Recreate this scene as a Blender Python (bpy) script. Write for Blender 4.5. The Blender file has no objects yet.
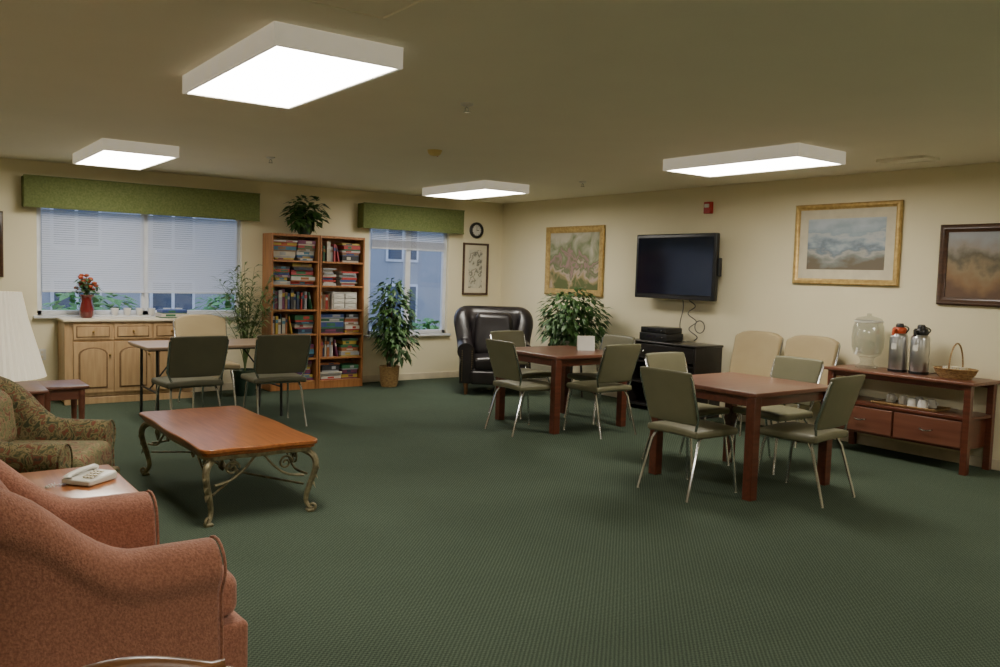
import bpy, bmesh, math, random
from mathutils import Vector, Matrix
random.seed(7)
col = bpy.context.scene.collection
pi = math.pi
H = 2.55

# ------------------------------------------------------------------ materials
def newmat(name):
    m = bpy.data.materials.new(name); m.use_nodes = True
    nt = m.node_tree
    return m, nt, nt.nodes["Principled BSDF"]

def mat(name, c, rough=.5, metal=0., c2=None, scale=8., stretch=(1, 1, 1), bump=0., bscale=None, coat=0., ntype='noise', detail=4., spec=None, trans=0., alpha=None, sheen=0, glow=0.):
    m, nt, b = newmat(name)
    b.inputs["Roughness"].default_value = rough
    b.inputs["Metallic"].default_value = metal
    b.inputs["Coat Weight"].default_value = coat
    b.inputs["Coat Roughness"].default_value = .15
    if spec is not None: b.inputs["Specular IOR Level"].default_value = spec
    if trans: b.inputs["Transmission Weight"].default_value = trans
    if sheen: b.inputs["Sheen Weight"].default_value = sheen
    if glow:
        b.inputs["Emission Color"].default_value = (1, .9, .72, 1); b.inputs["Emission Strength"].default_value = glow
    tc = nt.nodes.new("ShaderNodeTexCoord"); mp = nt.nodes.new("ShaderNodeMapping")
    mp.inputs["Scale"].default_value = stretch
    nt.links.new(tc.outputs["Object"], mp.inputs[0])
    if c2 is None:
        c2 = tuple(x * .88 for x in c)
    n = nt.nodes.new("ShaderNodeTexNoise"); n.inputs["Scale"].default_value = scale; n.inputs["Detail"].default_value = detail
    nt.links.new(mp.outputs[0], n.inputs["Vector"])
    r = nt.nodes.new("ShaderNodeValToRGB")
    r.color_ramp.elements[0].position = .35; r.color_ramp.elements[1].position = .65
    r.color_ramp.elements[0].color = (*c, 1); r.color_ramp.elements[1].color = (*c2, 1)
    nt.links.new(n.outputs["Fac"], r.inputs[0]); nt.links.new(r.outputs[0], b.inputs["Base Color"])
    if bump:
        n2 = nt.nodes.new("ShaderNodeTexNoise"); n2.inputs["Scale"].default_value = bscale or scale * 4
        nt.links.new(mp.outputs[0], n2.inputs["Vector"])
        bp = nt.nodes.new("ShaderNodeBump"); bp.inputs["Strength"].default_value = bump; bp.inputs["Distance"].default_value = .004
        nt.links.new(n2.outputs["Fac"], bp.inputs["Height"]); nt.links.new(bp.outputs[0], b.inputs["Normal"])
    return m

def emis(name, c, s):
    m, nt, b = newmat(name)
    b.inputs["Base Color"].default_value = (*c, 1)
    b.inputs["Emission Color"].default_value = (*c, 1); b.inputs["Emission Strength"].default_value = s
    return m

def ramp_mat(name, stops, ntype='noise', scale=4, rough=.8, detail=5, coord="Object", zgrad=None, distort=0., stretch=(1, 1, 1), mixn=.9):
    m, nt, b = newmat(name)
    b.inputs["Roughness"].default_value = rough
    tc = nt.nodes.new("ShaderNodeTexCoord"); mp = nt.nodes.new("ShaderNodeMapping"); mp.inputs["Scale"].default_value = stretch
    nt.links.new(tc.outputs[coord], mp.inputs[0])
    n = nt.nodes.new("ShaderNodeTexNoise"); n.inputs["Detail"].default_value = detail; n.inputs["Distortion"].default_value = distort; out = n.outputs["Fac"]
    n.inputs["Scale"].default_value = scale
    nt.links.new(mp.outputs[0], n.inputs["Vector"])
    r = nt.nodes.new("ShaderNodeValToRGB"); cr = r.color_ramp
    cr.elements[0].position = stops[0][0]; cr.elements[0].color = (*stops[0][1], 1)
    cr.elements[1].position = stops[-1][0]; cr.elements[1].color = (*stops[-1][1], 1)
    for p, c in stops[1:-1]:
        e = cr.elements.new(p); e.color = (*c, 1)
    if zgrad:
        # height in the picture (object z) plus noise drives the colours
        sx = nt.nodes.new("ShaderNodeSeparateXYZ"); nt.links.new(tc.outputs["Object"], sx.inputs[0])
        mr = nt.nodes.new("ShaderNodeMapRange"); mr.inputs["From Min"].default_value = -zgrad; mr.inputs["From Max"].default_value = zgrad
        nt.links.new(sx.outputs["Z"], mr.inputs["Value"])
        mx = nt.nodes.new("ShaderNodeMath"); mx.operation = 'MULTIPLY_ADD'; mx.inputs[1].default_value = mixn
        nt.links.new(out, mx.inputs[0]); nt.links.new(mr.outputs[0], mx.inputs[2])
        ms = nt.nodes.new("ShaderNodeMath"); ms.operation = 'SUBTRACT'; ms.inputs[1].default_value = mixn / 2
        nt.links.new(mx.outputs[0], ms.inputs[0]); out = ms.outputs[0]
    nt.links.new(out, r.inputs[0]); nt.links.new(r.outputs[0], b.inputs["Base Color"])
    return m

def carpet_mat():
    m, nt, b = newmat("carpet_green")
    b.inputs["Roughness"].default_value = .95; b.inputs["Specular IOR Level"].default_value = .1
    tc = nt.nodes.new("ShaderNodeTexCoord"); mp = nt.nodes.new("ShaderNodeMapping")
    nt.links.new(tc.outputs["Object"], mp.inputs[0])
    # slightly irregular woven check
    nd = nt.nodes.new("ShaderNodeTexNoise"); nd.inputs["Scale"].default_value = 60
    nt.links.new(mp.outputs[0], nd.inputs["Vector"])
    va = nt.nodes.new("ShaderNodeVectorMath"); va.operation = 'MULTIPLY_ADD'; va.inputs[1].default_value = (.007, .007, .0)
    nt.links.new(nd.outputs["Color"], va.inputs[0]); nt.links.new(mp.outputs[0], va.inputs[2])
    ck = nt.nodes.new("ShaderNodeTexChecker"); ck.inputs["Scale"].default_value = 84
    ck.inputs["Color1"].default_value = (.100, .132, .090, 1); ck.inputs["Color2"].default_value = (.050, .070, .049, 1)
    nt.links.new(va.outputs[0], ck.inputs["Vector"])
    n = nt.nodes.new("ShaderNodeTexNoise"); n.inputs["Scale"].default_value = 130; n.inputs["Detail"].default_value = 2
    nt.links.new(mp.outputs[0], n.inputs["Vector"])
    n3 = nt.nodes.new("ShaderNodeTexNoise"); n3.inputs["Scale"].default_value = 1.2
    nt.links.new(mp.outputs[0], n3.inputs["Vector"])
    mx = nt.nodes.new("ShaderNodeMix"); mx.data_type = 'RGBA'; mx.blend_type = 'MULTIPLY'; mx.inputs["Factor"].default_value = .7
    nt.links.new(ck.outputs["Color"], mx.inputs["A"])
    r = nt.nodes.new("ShaderNodeValToRGB"); r.color_ramp.elements[0].color = (.4, .4, .4, 1); r.color_ramp.elements[1].color = (1.6, 1.6, 1.6, 1)
    nt.links.new(n.outputs["Fac"], r.inputs[0]); nt.links.new(r.outputs[0], mx.inputs["B"])
    mx2 = nt.nodes.new("ShaderNodeMix"); mx2.data_type = 'RGBA'; mx2.blend_type = 'MULTIPLY'; mx2.inputs["Factor"].default_value = .3
    nt.links.new(mx.outputs["Result"], mx2.inputs["A"]); nt.links.new(n3.outputs["Fac"], mx2.inputs["B"])
    nt.links.new(mx2.outputs["Result"], b.inputs["Base Color"])
    bp = nt.nodes.new("ShaderNodeBump"); bp.inputs["Strength"].default_value = .5; bp.inputs["Distance"].default_value = .004
    nt.links.new(n.outputs["Fac"], bp.inputs["Height"]); nt.links.new(bp.outputs[0], b.inputs["Normal"])
    return m

def wood(name, c, c2, rough=.35, coat=.2, scale=3., stretch=(1, 12, 12)):
    return mat(name, c, rough, c2=c2, scale=scale, stretch=stretch, coat=coat, detail=6)

M = {}
M['wall'] = mat("wall_cream_paint", (.80, .725, .505), .85, c2=(.78, .705, .49), scale=2, bump=.15, bscale=90)
M['ceil'] = mat("ceiling_paint", (.93, .88, .72), .9, c2=(.91, .86, .705), scale=2, bump=.3, bscale=70)
M['carpet'] = carpet_mat()
M['trim'] = mat("trim_cream", (.70, .61, .44), .6)
M['white'] = mat("white_painted_metal", (.8, .78, .72), .5)
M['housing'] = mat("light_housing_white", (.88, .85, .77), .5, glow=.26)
M['vinylwin'] = mat("white_vinyl", (.75, .77, .8), .4)
M['panel'] = emis("light_diffuser", (1., .94, .82), 23.5)
M['valance'] = mat("valance_fabric", (.12, .15, .045), .9, c2=(.17, .20, .07), scale=60, bump=.3)
M['cherry'] = wood("cherry_wood", (.13, .035, .018), (.09, .024, .012), .32, .3)
M['cherrytop'] = wood("cherry_top", (.18, .066, .038), (.135, .045, .026), .35, .25, 2.)
M['oak'] = wood("light_oak", (.54, .36, .19), (.44, .28, .14), .4, .2, 3, (10, 10, 1))
M['book'] = wood("bookcase_wood", (.42, .18, .06), (.31, .12, .038), .4, .2, 3, (10, 10, 1))
M['coffee'] = wood("coffee_wood", (.38, .13, .035), (.25, .075, .02), .3, .35, 3., (14, 1, 14))
M['iron'] = mat("antique_brass_iron", (.30, .26, .15), .5, .35, c2=(.15, .125, .07), scale=30, bump=.3)
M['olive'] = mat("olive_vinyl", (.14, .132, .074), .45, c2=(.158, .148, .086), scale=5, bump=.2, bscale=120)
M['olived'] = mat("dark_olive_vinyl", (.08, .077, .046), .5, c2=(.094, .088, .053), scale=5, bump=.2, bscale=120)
M['tan'] = mat("tan_vinyl", (.42, .33, .185), .55, c2=(.39, .30, .165), scale=4, bump=.1, bscale=80)
M['chrome'] = mat("brushed_chrome", (.56, .57, .58), .2, 1., c2=(.5, .5, .51))
M['darkmetal'] = mat("dark_metal", (.05, .05, .05), .4, .6)
M['black'] = mat("black_plastic", (.012, .012, .013), .35)
M['blackwood'] = wood("black_wood", (.018, .014, .013), (.012, .01, .009), .35, .3)
M['screen'] = mat("tv_screen", (.003, .005, .018), .12, spec=.5, coat=.4)
M['leather'] = mat("dark_leather", (.011, .009, .010), .34, c2=(.02, .015, .016), scale=7, bump=.35, bscale=60, coat=.2)
M['pink'] = mat("salmon_weave", (.42, .18, .115), .9, c2=(.29, .115, .072), scale=120, bump=.7, bscale=150, sheen=.2, detail=1)
M['floral'] = ramp_mat("floral_fabric", [(.25, (.03, .035, .015)), (.40, (.055, .06, .022)), (.46, (.17, .13, .05)), (.51, (.22, .165, .08)), (.55, (.065, .07, .028)), (.62, (.17, .045, .02)), (.75, (.035, .04, .018))], 'noise', 20, .85, 3, distort=1.5)
M['floralseat'] = ramp_mat("floral_seat_fabric", [(.3, (.07, .07, .03)), (.42, (.20, .17, .08)), (.48, (.08, .09, .03)), (.55, (.26, .19, .10)), (.62, (.16, .05, .03)), (.75, (.06, .07, .03))], 'noise', 20, .85, 3, distort=1.5)
M['gold'] = mat("gilt_frame", (.58, .40, .14), .4, .35, c2=(.42, .27, .09), scale=25, bump=.4)
M['darkframe'] = wood("dark_frame", (.09, .04, .02), (.05, .022, .012), .3, .3)
M['matboard'] = mat("mat_board", (.66, .60, .45), .9)
M['leaf'] = mat("leaf_green", (.022, .07, .016), .5, c2=(.06, .14, .03), scale=9)
M['leafl'] = mat("palm_leaf_green", (.16, .22, .08), .5, c2=(.08, .14, .04), scale=9)
M['bark'] = mat("bark", (.09, .055, .03), .9, c2=(.05, .03, .018), scale=20, bump=.5)
M['soil'] = mat("soil", (.02, .014, .01), 1.)
M['basket'] = mat("wicker", (.42, .26, .10), .7, c2=(.20, .11, .04), scale=40, stretch=(1, 1, 3), bump=.8)
M['ceramic'] = mat("ceramic_cream", (.6, .55, .45), .2, coat=.5)
M['green'] = mat("pot_green", (.03, .06, .04), .3, coat=.4)
M['shade'] = mat("lamp_shade_cloth_added_glow", (.88, .82, .68), .9, c2=(.85, .79, .65), glow=.36)  # brightness put into the cloth as a glow; the lamp has no bulb
M['redglass'] = mat("burgundy_glass", (.14, .008, .010), .08, coat=1.)
M['petal'] = mat("flower_petal_red", (.35, .03, .015), .7, c2=(.5, .12, .03), scale=12)
M['steel'] = mat("stainless_steel", (.55, .55, .56), .3, 1., c2=(.5, .5, .5))
M['orange'] = mat("orange_plastic", (.5, .07, .015), .4)
M['red'] = mat("alarm_red", (.45, .02, .015), .4)
M['plastw'] = mat("white_plastic", (.70, .68, .62), .35)
M['cup'] = mat("white_china", (.8, .78, .74), .15, coat=.5)
M['laminate'] = mat("brown_grey_laminate", (.32, .225, .155), .3, c2=(.28, .195, .13), scale=40)
M['paper'] = mat("page_paper", (.7, .66, .55), .9)
M['brass'] = mat("brass", (.5, .34, .12), .3, 1.)
M['woodchair'] = wood("walnut_chair_wood", (.20, .09, .035), (.13, .055, .02), .3, .4)
def slatmat():
    m, nt, b = newmat("blind_slat"); b.inputs["Base Color"].default_value = (.74, .75, .78, 1); b.inputs["Roughness"].default_value = .5
    t = nt.nodes.new("ShaderNodeBsdfTranslucent"); t.inputs[0].default_value = (.82, .84, .92, 1)
    mx = nt.nodes.new("ShaderNodeMixShader"); mx.inputs[0].default_value = .45
    nt.links.new(b.outputs[0], mx.inputs[1]); nt.links.new(t.outputs[0], mx.inputs[2]); nt.links.new(mx.outputs[0], nt.nodes["Material Output"].inputs[0])
    return m
M['slat'] = slatmat()
def glassmat(name, tint=(1, 1, 1), fac=.12, rough=.03, milky=0.):
    m, nt, b = newmat(name)
    t = nt.nodes.new("ShaderNodeBsdfTransparent"); t.inputs[0].default_value = (*tint, 1)
    g = nt.nodes.new("ShaderNodeBsdfGlossy"); g.inputs["Roughness"].default_value = rough
    mx = nt.nodes.new("ShaderNodeMixShader"); mx.inputs[0].default_value = fac
    nt.links.new(t.outputs[0], mx.inputs[1]); nt.links.new(g.outputs[0], mx.inputs[2]); out = mx.outputs[0]
    if milky:
        d = nt.nodes.new("ShaderNodeBsdfDiffuse"); d.inputs[0].default_value = (.8, .8, .76, 1)
        m2 = nt.nodes.new("ShaderNodeMixShader"); m2.inputs[0].default_value = milky
        nt.links.new(out, m2.inputs[1]); nt.links.new(d.outputs[0], m2.inputs[2]); out = m2.outputs[0]
    nt.links.new(out, nt.nodes["Material Output"].inputs[0])
    return m
M['glass'] = glassmat("window_glass", (.95, .97, 1), .06)
M['clear'] = glassmat("clear_acrylic", (.90, .91, .89), .12, .12, .05)
# artwork colours
M['art_garden'] = ramp_mat("garden_painting", [(.08, (.10, .12, .04)), (.24, (.34, .26, .13)), (.34, (.46, .34, .28)), (.42, (.13, .17, .07)), (.52, (.34, .20, .20)), (.60, (.16, .20, .09)), (.72, (.30, .30, .20)), (.95, (.48, .44, .34))], 'noise', 4.5, .7, 10, zgrad=.42, distort=.8, mixn=1.3)
M['art_coast'] = ramp_mat("coast_painting", [(.1, (.16, .13, .09)), (.25, (.22, .24, .22)), (.36, (.42, .40, .36)), (.44, (.17, .22, .27)), (.54, (.34, .40, .45)), (.62, (.46, .48, .48)), (.70, (.30, .37, .43)), (.95, (.46, .52, .58))], 'noise', 3.5, .6, 10, zgrad=.26, stretch=(1, 1, 2.2), mixn=1.)
M['art_barn'] = ramp_mat("barn_painting", [(.1, (.13, .07, .04)), (.3, (.26, .15, .07)), (.45, (.30, .22, .12)), (.55, (.12, .10, .06)), (.68, (.32, .28, .23)), (.9, (.36, .37, .40))], 'noise', 4, .6, 10, zgrad=.3)
M['art_print'] = ramp_mat("botanical_print", [(.3, (.6, .56, .45)), (.5, (.5, .48, .38)), (.56, (.12, .12, .1)), (.6, (.55, .5, .4))], 'noise', 10, .8, 6)
PAL = [(.34, .028, .02), (.03, .06, .20), (.40, .28, .04), (.025, .12, .05), (.42, .38, .30), (.02, .02, .025), (.30, .10, .03), (.15, .03, .08), (.05, .15, .22), (.5, .46, .4), (.2, .12, .06), (.45, .43, .4), (.34, .045, .055), (.02, .03, .07), (.28, .29, .31)]
PN = ["red", "blue", "yellow", "green", "cream", "black", "rust", "plum", "teal", "ivory", "brown", "pale", "crimson", "navy", "grey"]
PM = [mat("box_card_%s" % n, c, .5, c2=tuple(min(1, x * 1.15 + .01) for x in c), scale=14) for n, c in zip(PN, PAL)]

# ------------------------------------------------------------------ mesh builder
class MB:
    def __init__(s): s.v = []; s.f = []; s.m = []
    def add(s, vs, fs, m=0, fn=None):
        o = len(s.v)
        for p in vs:
            p = Vector(p)
            if fn: p = Vector(fn(p))
            s.v.append(p)
        for f in fs: s.f.append([i + o for i in f]); s.m.append(m)
        return s
    def box(s, x0, x1, y0, y1, z0, z1, m=0, fn=None):
        vs = [(x, y, z) for x in (x0, x1) for y in (y0, y1) for z in (z0, z1)]
        fs = [(0, 1, 3, 2), (4, 6, 7, 5), (0, 4, 5, 1), (2, 3, 7, 6), (0, 2, 6, 4), (1, 5, 7, 3)]
        return s.add(vs, fs, m, fn)
    def rbox(s, c, size, r, m=0, k=3, fn=None, div=4):
        hs = [x / 2 for x in size]; r = min(r, min(hs) * .999); c = Vector(c)
        ax = []
        for h in hs:
            a = [-(h - r) - r * math.tan(pi / 4 * (1 - i / k)) for i in range(k)]
            mid = [-(h - r) + 2 * (h - r) * i / div for i in range(div + 1)]
            ax.append(a + mid + [-x for x in reversed(a)])
        d = {}; vs = []; fs = []
        def vid(p):
            q = Vector([max(-(hs[i] - r), min(hs[i] - r, p[i])) for i in range(3)])
            e = Vector(p) - q
            if e.length > 1e-9: e = e.normalized() * r
            w = q + e; key = (round(w.x, 6), round(w.y, 6), round(w.z, 6))
            if key not in d: d[key] = len(vs); vs.append(w + c)
            return d[key]
        for a in range(3):
            b, e = (a + 1) % 3, (a + 2) % 3
            for sg in (-1, 1):
                for i in range(len(ax[b]) - 1):
                    for j in range(len(ax[e]) - 1):
                        q = []
                        for (ii, jj) in ((i, j), (i + 1, j), (i + 1, j + 1), (i, j + 1)):
                            p = [0, 0, 0]; p[a] = sg * hs[a]; p[b] = ax[b][ii]; p[e] = ax[e][jj]; q.append(vid(p))
                        if sg < 0: q.reverse()
                        q2 = []
                        for x in q:
                            if x not in q2: q2.append(x)
                        if len(q2) > 2: fs.append(q2)
        return s.add(vs, fs, m, fn)
    def tube(s, pts, r, m=0, n=8, closed=False, rot=0., flat=1.):
        pts = [Vector(p) for p in pts]; N = len(pts)
        rs = r if isinstance(r, (list, tuple)) else [r] * N
        vs = []; fs = []; prev = None
        for i, p in enumerate(pts):
            if closed: t = pts[(i + 1) % N] - pts[i - 1]
            else: t = pts[min(i + 1, N - 1)] - pts[max(i - 1, 0)]
            t = t.normalized() if t.length > 1e-9 else Vector((0, 0, 1))
            if prev is None:
                u = t.cross(Vector((0, 0, 1)))
                if u.length < .1: u = t.cross(Vector((0, 1, 0)))
                u.normalize()
            else:
                u = prev - t * prev.dot(t)
                u = u.normalized() if u.length > 1e-6 else t.orthogonal().normalized()
            prev = u; w = t.cross(u)
            for j in range(n):
                a = 2 * pi * j / n + rot
                vs.append(p + u * math.cos(a) * rs[i] + w * math.sin(a) * rs[i] * flat)
        R = N if closed else N - 1
        for i in range(R):
            for j in range(n):
                a = i * n; b = ((i + 1) % N) * n
                fs.append((a + j, a + (j + 1) % n, b + (j + 1) % n, b + j))
        if not closed:
            fs.append(tuple(range(n - 1, -1, -1))); fs.append(tuple((N - 1) * n + j for j in range(n)))
        return s.add(vs, fs, m)
    def lathe(s, prof, c=(0, 0, 0), m=0, n=24, rip=0, ripn=0, fn=None, cap=True):
        vs = []; fs = []; c = Vector(c)
        for (r, z) in prof:
            for j in range(n):
                a = 2 * pi * j / n; rr = r * (1 + (rip * math.cos(a * ripn) if ripn else 0))
                vs.append(c + Vector((rr * math.cos(a), rr * math.sin(a), z)))
        for i in range(len(prof) - 1):
            for j in range(n):
                fs.append((i * n + j, i * n + (j + 1) % n, (i + 1) * n + (j + 1) % n, (i + 1) * n + j))
        if cap and prof[0][0] > 1e-4: fs.append(tuple(range(n - 1, -1, -1)))
        if cap and prof[-1][0] > 1e-4: fs.append(tuple((len(prof) - 1) * n + j for j in range(n)))
        return s.add(vs, fs, m, fn)
    def prism(s, poly, z0, z1, m=0, fn=None):
        n = len(poly)
        vs = [(x, y, z0) for x, y in poly] + [(x, y, z1) for x, y in poly]
        fs = [tuple(range(n - 1, -1, -1)), tuple(range(n, 2 * n))] + [(i, (i + 1) % n, n + (i + 1) % n, n + i) for i in range(n)]
        return s.add(vs, fs, m, fn)
    def obj(s, name, mats, bevel=0, smooth=True, recalc=True):
        me = bpy.data.meshes.new(name)
        me.from_pydata([tuple(v) for v in s.v], [], s.f)
        for k in mats: me.materials.append(k if not isinstance(k, str) else M[k])
        for p, mi in zip(me.polygons, s.m): p.material_index = mi
        if recalc:
            bm = bmesh.new(); bm.from_mesh(me); bmesh.ops.recalc_face_normals(bm, faces=bm.faces); bm.to_mesh(me); bm.free()
        if smooth:
            me.shade_smooth(); me.set_sharp_from_angle(angle=math.radians(38))
        me.update()
        o = bpy.data.objects.new(name, me); col.objects.link(o)
        if bevel:
            b = o.modifiers.new("bevel", 'BEVEL'); b.width = bevel; b.segments = 2; b.limit_method = 'ANGLE'; b.angle_limit = math.radians(40)
        return o

def place(o, loc, rot=0):
    o.location = loc; o.rotation_euler = (0, 0, rot)
def meta(o, label, cat, group=None):
    o["label"] = label; o["category"] = cat
    if group: o["group"] = group
def thing(name, label, cat, loc, rot=0, group=None):
    e = bpy.data.objects.new(name, None); e.empty_display_size = .1; col.objects.link(e)
    place(e, loc, rot); meta(e, label, cat, group); return e
def part(par, name, mb, mats, bevel=0, label=None, **k):
    o = mb.obj(name, mats, bevel, **k); o.parent = par
    if label: o["label"] = label
    return o
def single(name, label, cat, mb, mats, loc, rot=0, group=None, bevel=0, **k):
    o = mb.obj(name, mats, bevel, **k); place(o, loc, rot); meta(o, label, cat, group); return o
def struct(name, mb, mats, bevel=0, **k):
    o = mb.obj(name, mats, bevel, **k); o["kind"] = "structure"; return o
def dup(e, loc=None, rot=None, label=None, par=None):
    n = e.copy(); col.objects.link(n)
    if par is not None: n.parent = par
    for c in list(e.children): dup(c, par=n)
    if loc is not None: n.location = loc
    if rot is not None: n.rotation_euler = (0, 0, rot)
    if label: n["label"] = label
    return n

# ------------------------------------------------------------------ room shell
XL, YF = -8.9, -12.4
struct("floor", MB().box(XL, 0, YF, 0, -.1, 0), ['carpet'], smooth=False)
struct("ceiling", MB().box(XL, .15, YF, .15, H, H + .1), ['ceil'], smooth=False)
struct("wall_right", MB().box(0, .15, YF, .15, -.1, H), ['wall'], smooth=False)
struct("wall_left", MB().box(XL - .15, XL, YF, .15, -.1, H), ['wall'], smooth=False)
struct("wall_front", MB().box(XL - .15, .15, YF - .15, YF, -.1, H), ['wall'], smooth=False)
W1 = (-6.12, -3.92, .92, 2.12); W2 = (-2.20, -.94, .64, 2.12)
wb = MB()
def seg(a, b, z0, z1): wb.box(a, b, 0, .15, z0, z1)
seg(XL, W1[0], -.1, H); seg(W1[0], W1[1], -.1, W1[2]); seg(W1[0], W1[1], W1[3], H)
seg(W1[1], W2[0], -.1, H); seg(W2[0], W2[1], -.1, W2[2]); seg(W2[0], W2[1], W2[3], H); seg(W2[1], 0, -.1, H)
struct("wall_back", wb, ['wall'], smooth=False)
struct("baseboard_back", MB().box(XL, 0, -.014, 0, 0, .09), ['trim'], .004)
struct("baseboard_right", MB().box(-.014, 0, YF, 0, 0, .09), ['trim'], .004)

def window(name, w, mull):
    x0, x1, z0, z1 = w
    b = MB()
    t = .05; y0, y1 = .05, .11
    b.box(x0, x1, y0, y1, z0, z0 + t); b.box(x0, x1, y0, y1, z1 - t, z1); b.box(x0, x0 + t, y0, y1, z0, z1); b.box(x1 - t, x1, y0, y1, z0, z1)
    for mx in mull: b.box(mx - .04, mx + .04, y0, y1, z0, z1)
    o = struct(name, b, ['vinylwin'], .003)
    s = MB().box(x0 - .04, x1 + .04, -.06, .05, z0 - .03, z0)
    so = s.obj("sill", ['vinylwin'], .004); so.parent = o
    g = MB().box(x0 + t, x1 - t, .078, .084, z0 + t, z1 - t)
    go = g.obj("pane", ['glass'], smooth=False); go.parent = o
    return o
window("window_1", W1, [-5.02]); window("window_2", W2, [-1.57])

def blind(x0, x1, ztop, zbot, stack, label, tilt=52, pitch=.024):
    e = thing("window_blind", label, "window blind", ((x0 + x1) / 2, .02, zbot), 0, "horizontal window blinds")
    w = (x1 - x0) / 2; b = MB(); hgt = ztop - zbot
    a = math.radians(tilt); n = int((hgt - .05 - stack) / pitch)
    for i in range(n):
        z = stack + .03 + i * pitch; dy = .0125 * math.cos(a); dz = .0125 * math.sin(a)
        b.add([(-w, -dy, z - dz), (w, -dy, z - dz), (w, 0, z + .0015), (-w, 0, z + .0015), (w, dy, z + dz), (-w, dy, z + dz)], [(0, 1, 2, 3), (3, 2, 4, 5)])
    if stack:
        for i in range(int(stack / .004)):
            b.box(-w, w, -.012, .012, .02 + i * .004, .0225 + i * .004)
    part(e, "slats", b, ['slat'], smooth=False, recalc=False)
    part(e, "bottom_rail", MB().box(-w, w, -.014, .014, 0, .018), ['vinylwin'], .002)
    part(e, "head_rail", MB().box(-w, w, -.02, .02, hgt - .03, hgt), ['vinylwin'], .002)
blind(-6.07, -5.04, 2.10, 1.17, 0, "white slatted blind mostly lowered over wide window", 58)
blind(-5.0, -3.97, 2.10, 1.17, 0, "white slatted blind mostly lowered over wide window", 58)
blind(-2.15, -.99, 2.10, 1.80, .10, "white slatted blind raised high on narrow window", 40)

def valance(x0, x1, z0, z1, label):
    w = (x1 - x0) / 2; d = .16; b = MB()
    b.rbox((0, -d, (z0 + z1) / 2), (2 * w, .03, z1 - z0), .012)
    b.rbox((-w + .015, -d / 2, (z0 + z1) / 2), (.03, d, z1 - z0), .012); b.rbox((w - .015, -d / 2, (z0 + z1) / 2), (.03, d, z1 - z0), .012)
    b.rbox((0, -d / 2, z1 - .012), (2 * w, d, .024), .01)
    e = thing("window_valance", label, "valance", ((x0 + x1) / 2, 0, 0), 0, "green padded valances")
    part(e, "cornice_box", b, ['valance'])
    for z in (z0, z1): part(e, "piping", MB().tube([(-w, -d - .012, z), (w, -d - .012, z)], .007), ['valance'])
valance(-6.26, -3.76, 2.06, 2.38, "long green fabric-covered box valance above wide window")
valance(-2.38, -.80, 2.06, 2.38, "short green fabric-covered box valance above narrow window")

# ------------------------------------------------------------------ ceiling fixtures
def ceiling_light(x, y):
    e = thing("ceiling_light", "white rectangular box ceiling light with glowing diffuser", "ceiling light", (x, y, H - .10), 0, "fluorescent box ceiling lights")
    w, l = .315, .68; b = MB()
    b.box(-w, w, -l, -l + .02, 0, .10); b.box(-w, w, l - .02, l, 0, .10); b.box(-w, -w + .02, -l + .02, l - .02, 0, .10); b.box(w - .02, w, -l + .02, l - .02, 0, .10)
    part(e, "housing", b, ['housing'], .003)
    part(e, "diffuser", MB().box(-w + .021, w - .021, -l + .021, l - .021, .008, .02), ['panel'], smooth=False, label="glowing white acrylic diffuser")
    return e
L0 = ceiling_light(-5.78, -5.93)
for x, y in ((-5.62, -1.66), (-1.68, -1.68), (-1.60, -5.63), (-5.79, -10.0), (-1.6, -9.8)): dup(L0, (x, y, H - .10))  # the pair behind the camera is unseen, added to brighten the ceiling

b = MB().lathe([(0, .0), (.035, .004), (.055, .02), (.06, .035), (.065, .05)], n=28)
sd = thing("smoke_detector", "round yellowed smoke detector on ceiling", "smoke detector", (-3.60, -3.88, H - .05))
part(sd, "housing", b, [mat("aged_plastic", (.75, .58, .22), .5)])
part(sd, "indicator_light", MB().lathe([(0, -.003), (.005, 0), (.005, .006)], (.03, 0, 0), n=10), ['red'])
def sprinkler(x, y):
    e = thing("fire_sprinkler", "small metal fire sprinkler head on ceiling", "sprinkler", (x, y, H - .055), 0, "fire sprinklers")
    part(e, "escutcheon", MB().lathe([(.012, .035), (.04, .045), (.042, .055)], n=20), ['white'])
    bb = MB().lathe([(.022, 0), (.022, .003)], n=12); bb.tube([(.012, 0, .003), (.012, 0, .022), (0, 0, .036)], .003, n=6); bb.tube([(-.012, 0, .003), (-.012, 0, .022), (0, 0, .036)], .003, n=6)
    part(e, "deflector", bb, ['chrome']); return e
s0 = sprinkler(-4.52, -5.74); dup(s0, (-4.45, -2.3, H - .055)); dup(s0, (-1.2, -3.1, H - .055))
def vent(x, y, w, l, lab):
    e = thing("ceiling_vent", lab, "vent", (x, y, H - .022), 0)
    b = MB(); t = .03
    b.box(-w, w, -l, -l + t, 0, .022); b.box(-w, w, l - t, l, 0, .022); b.box(-w, -w + t, -l + t, l - t, 0, .022); b.box(w - t, w, -l + t, l - t, 0, .022)
    part(e, "grille_frame", b, ['ceil'], .003)
    g = MB(); n = 12
    for i in range(n):
        yy = -l + t + (2 * l - 2 * t) * (i + .5) / n
        q = (2 * l - 2 * t) / n * .66
        g.add([(-w + t, yy - q, .011), (w - t, yy - q, .011), (w - t, yy + q, .006), (-w + t, yy + q, .006)], [(0, 1, 2, 3)])
    part(e, "louvers", g, ['ceil'], recalc=False, smooth=False)
vent(-6.06, -7.28, .3, .3, "large square white ceiling air vent with louvers")
vent(-.62, -6.45, .13, .2, "small white ceiling air vent near wall")

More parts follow.
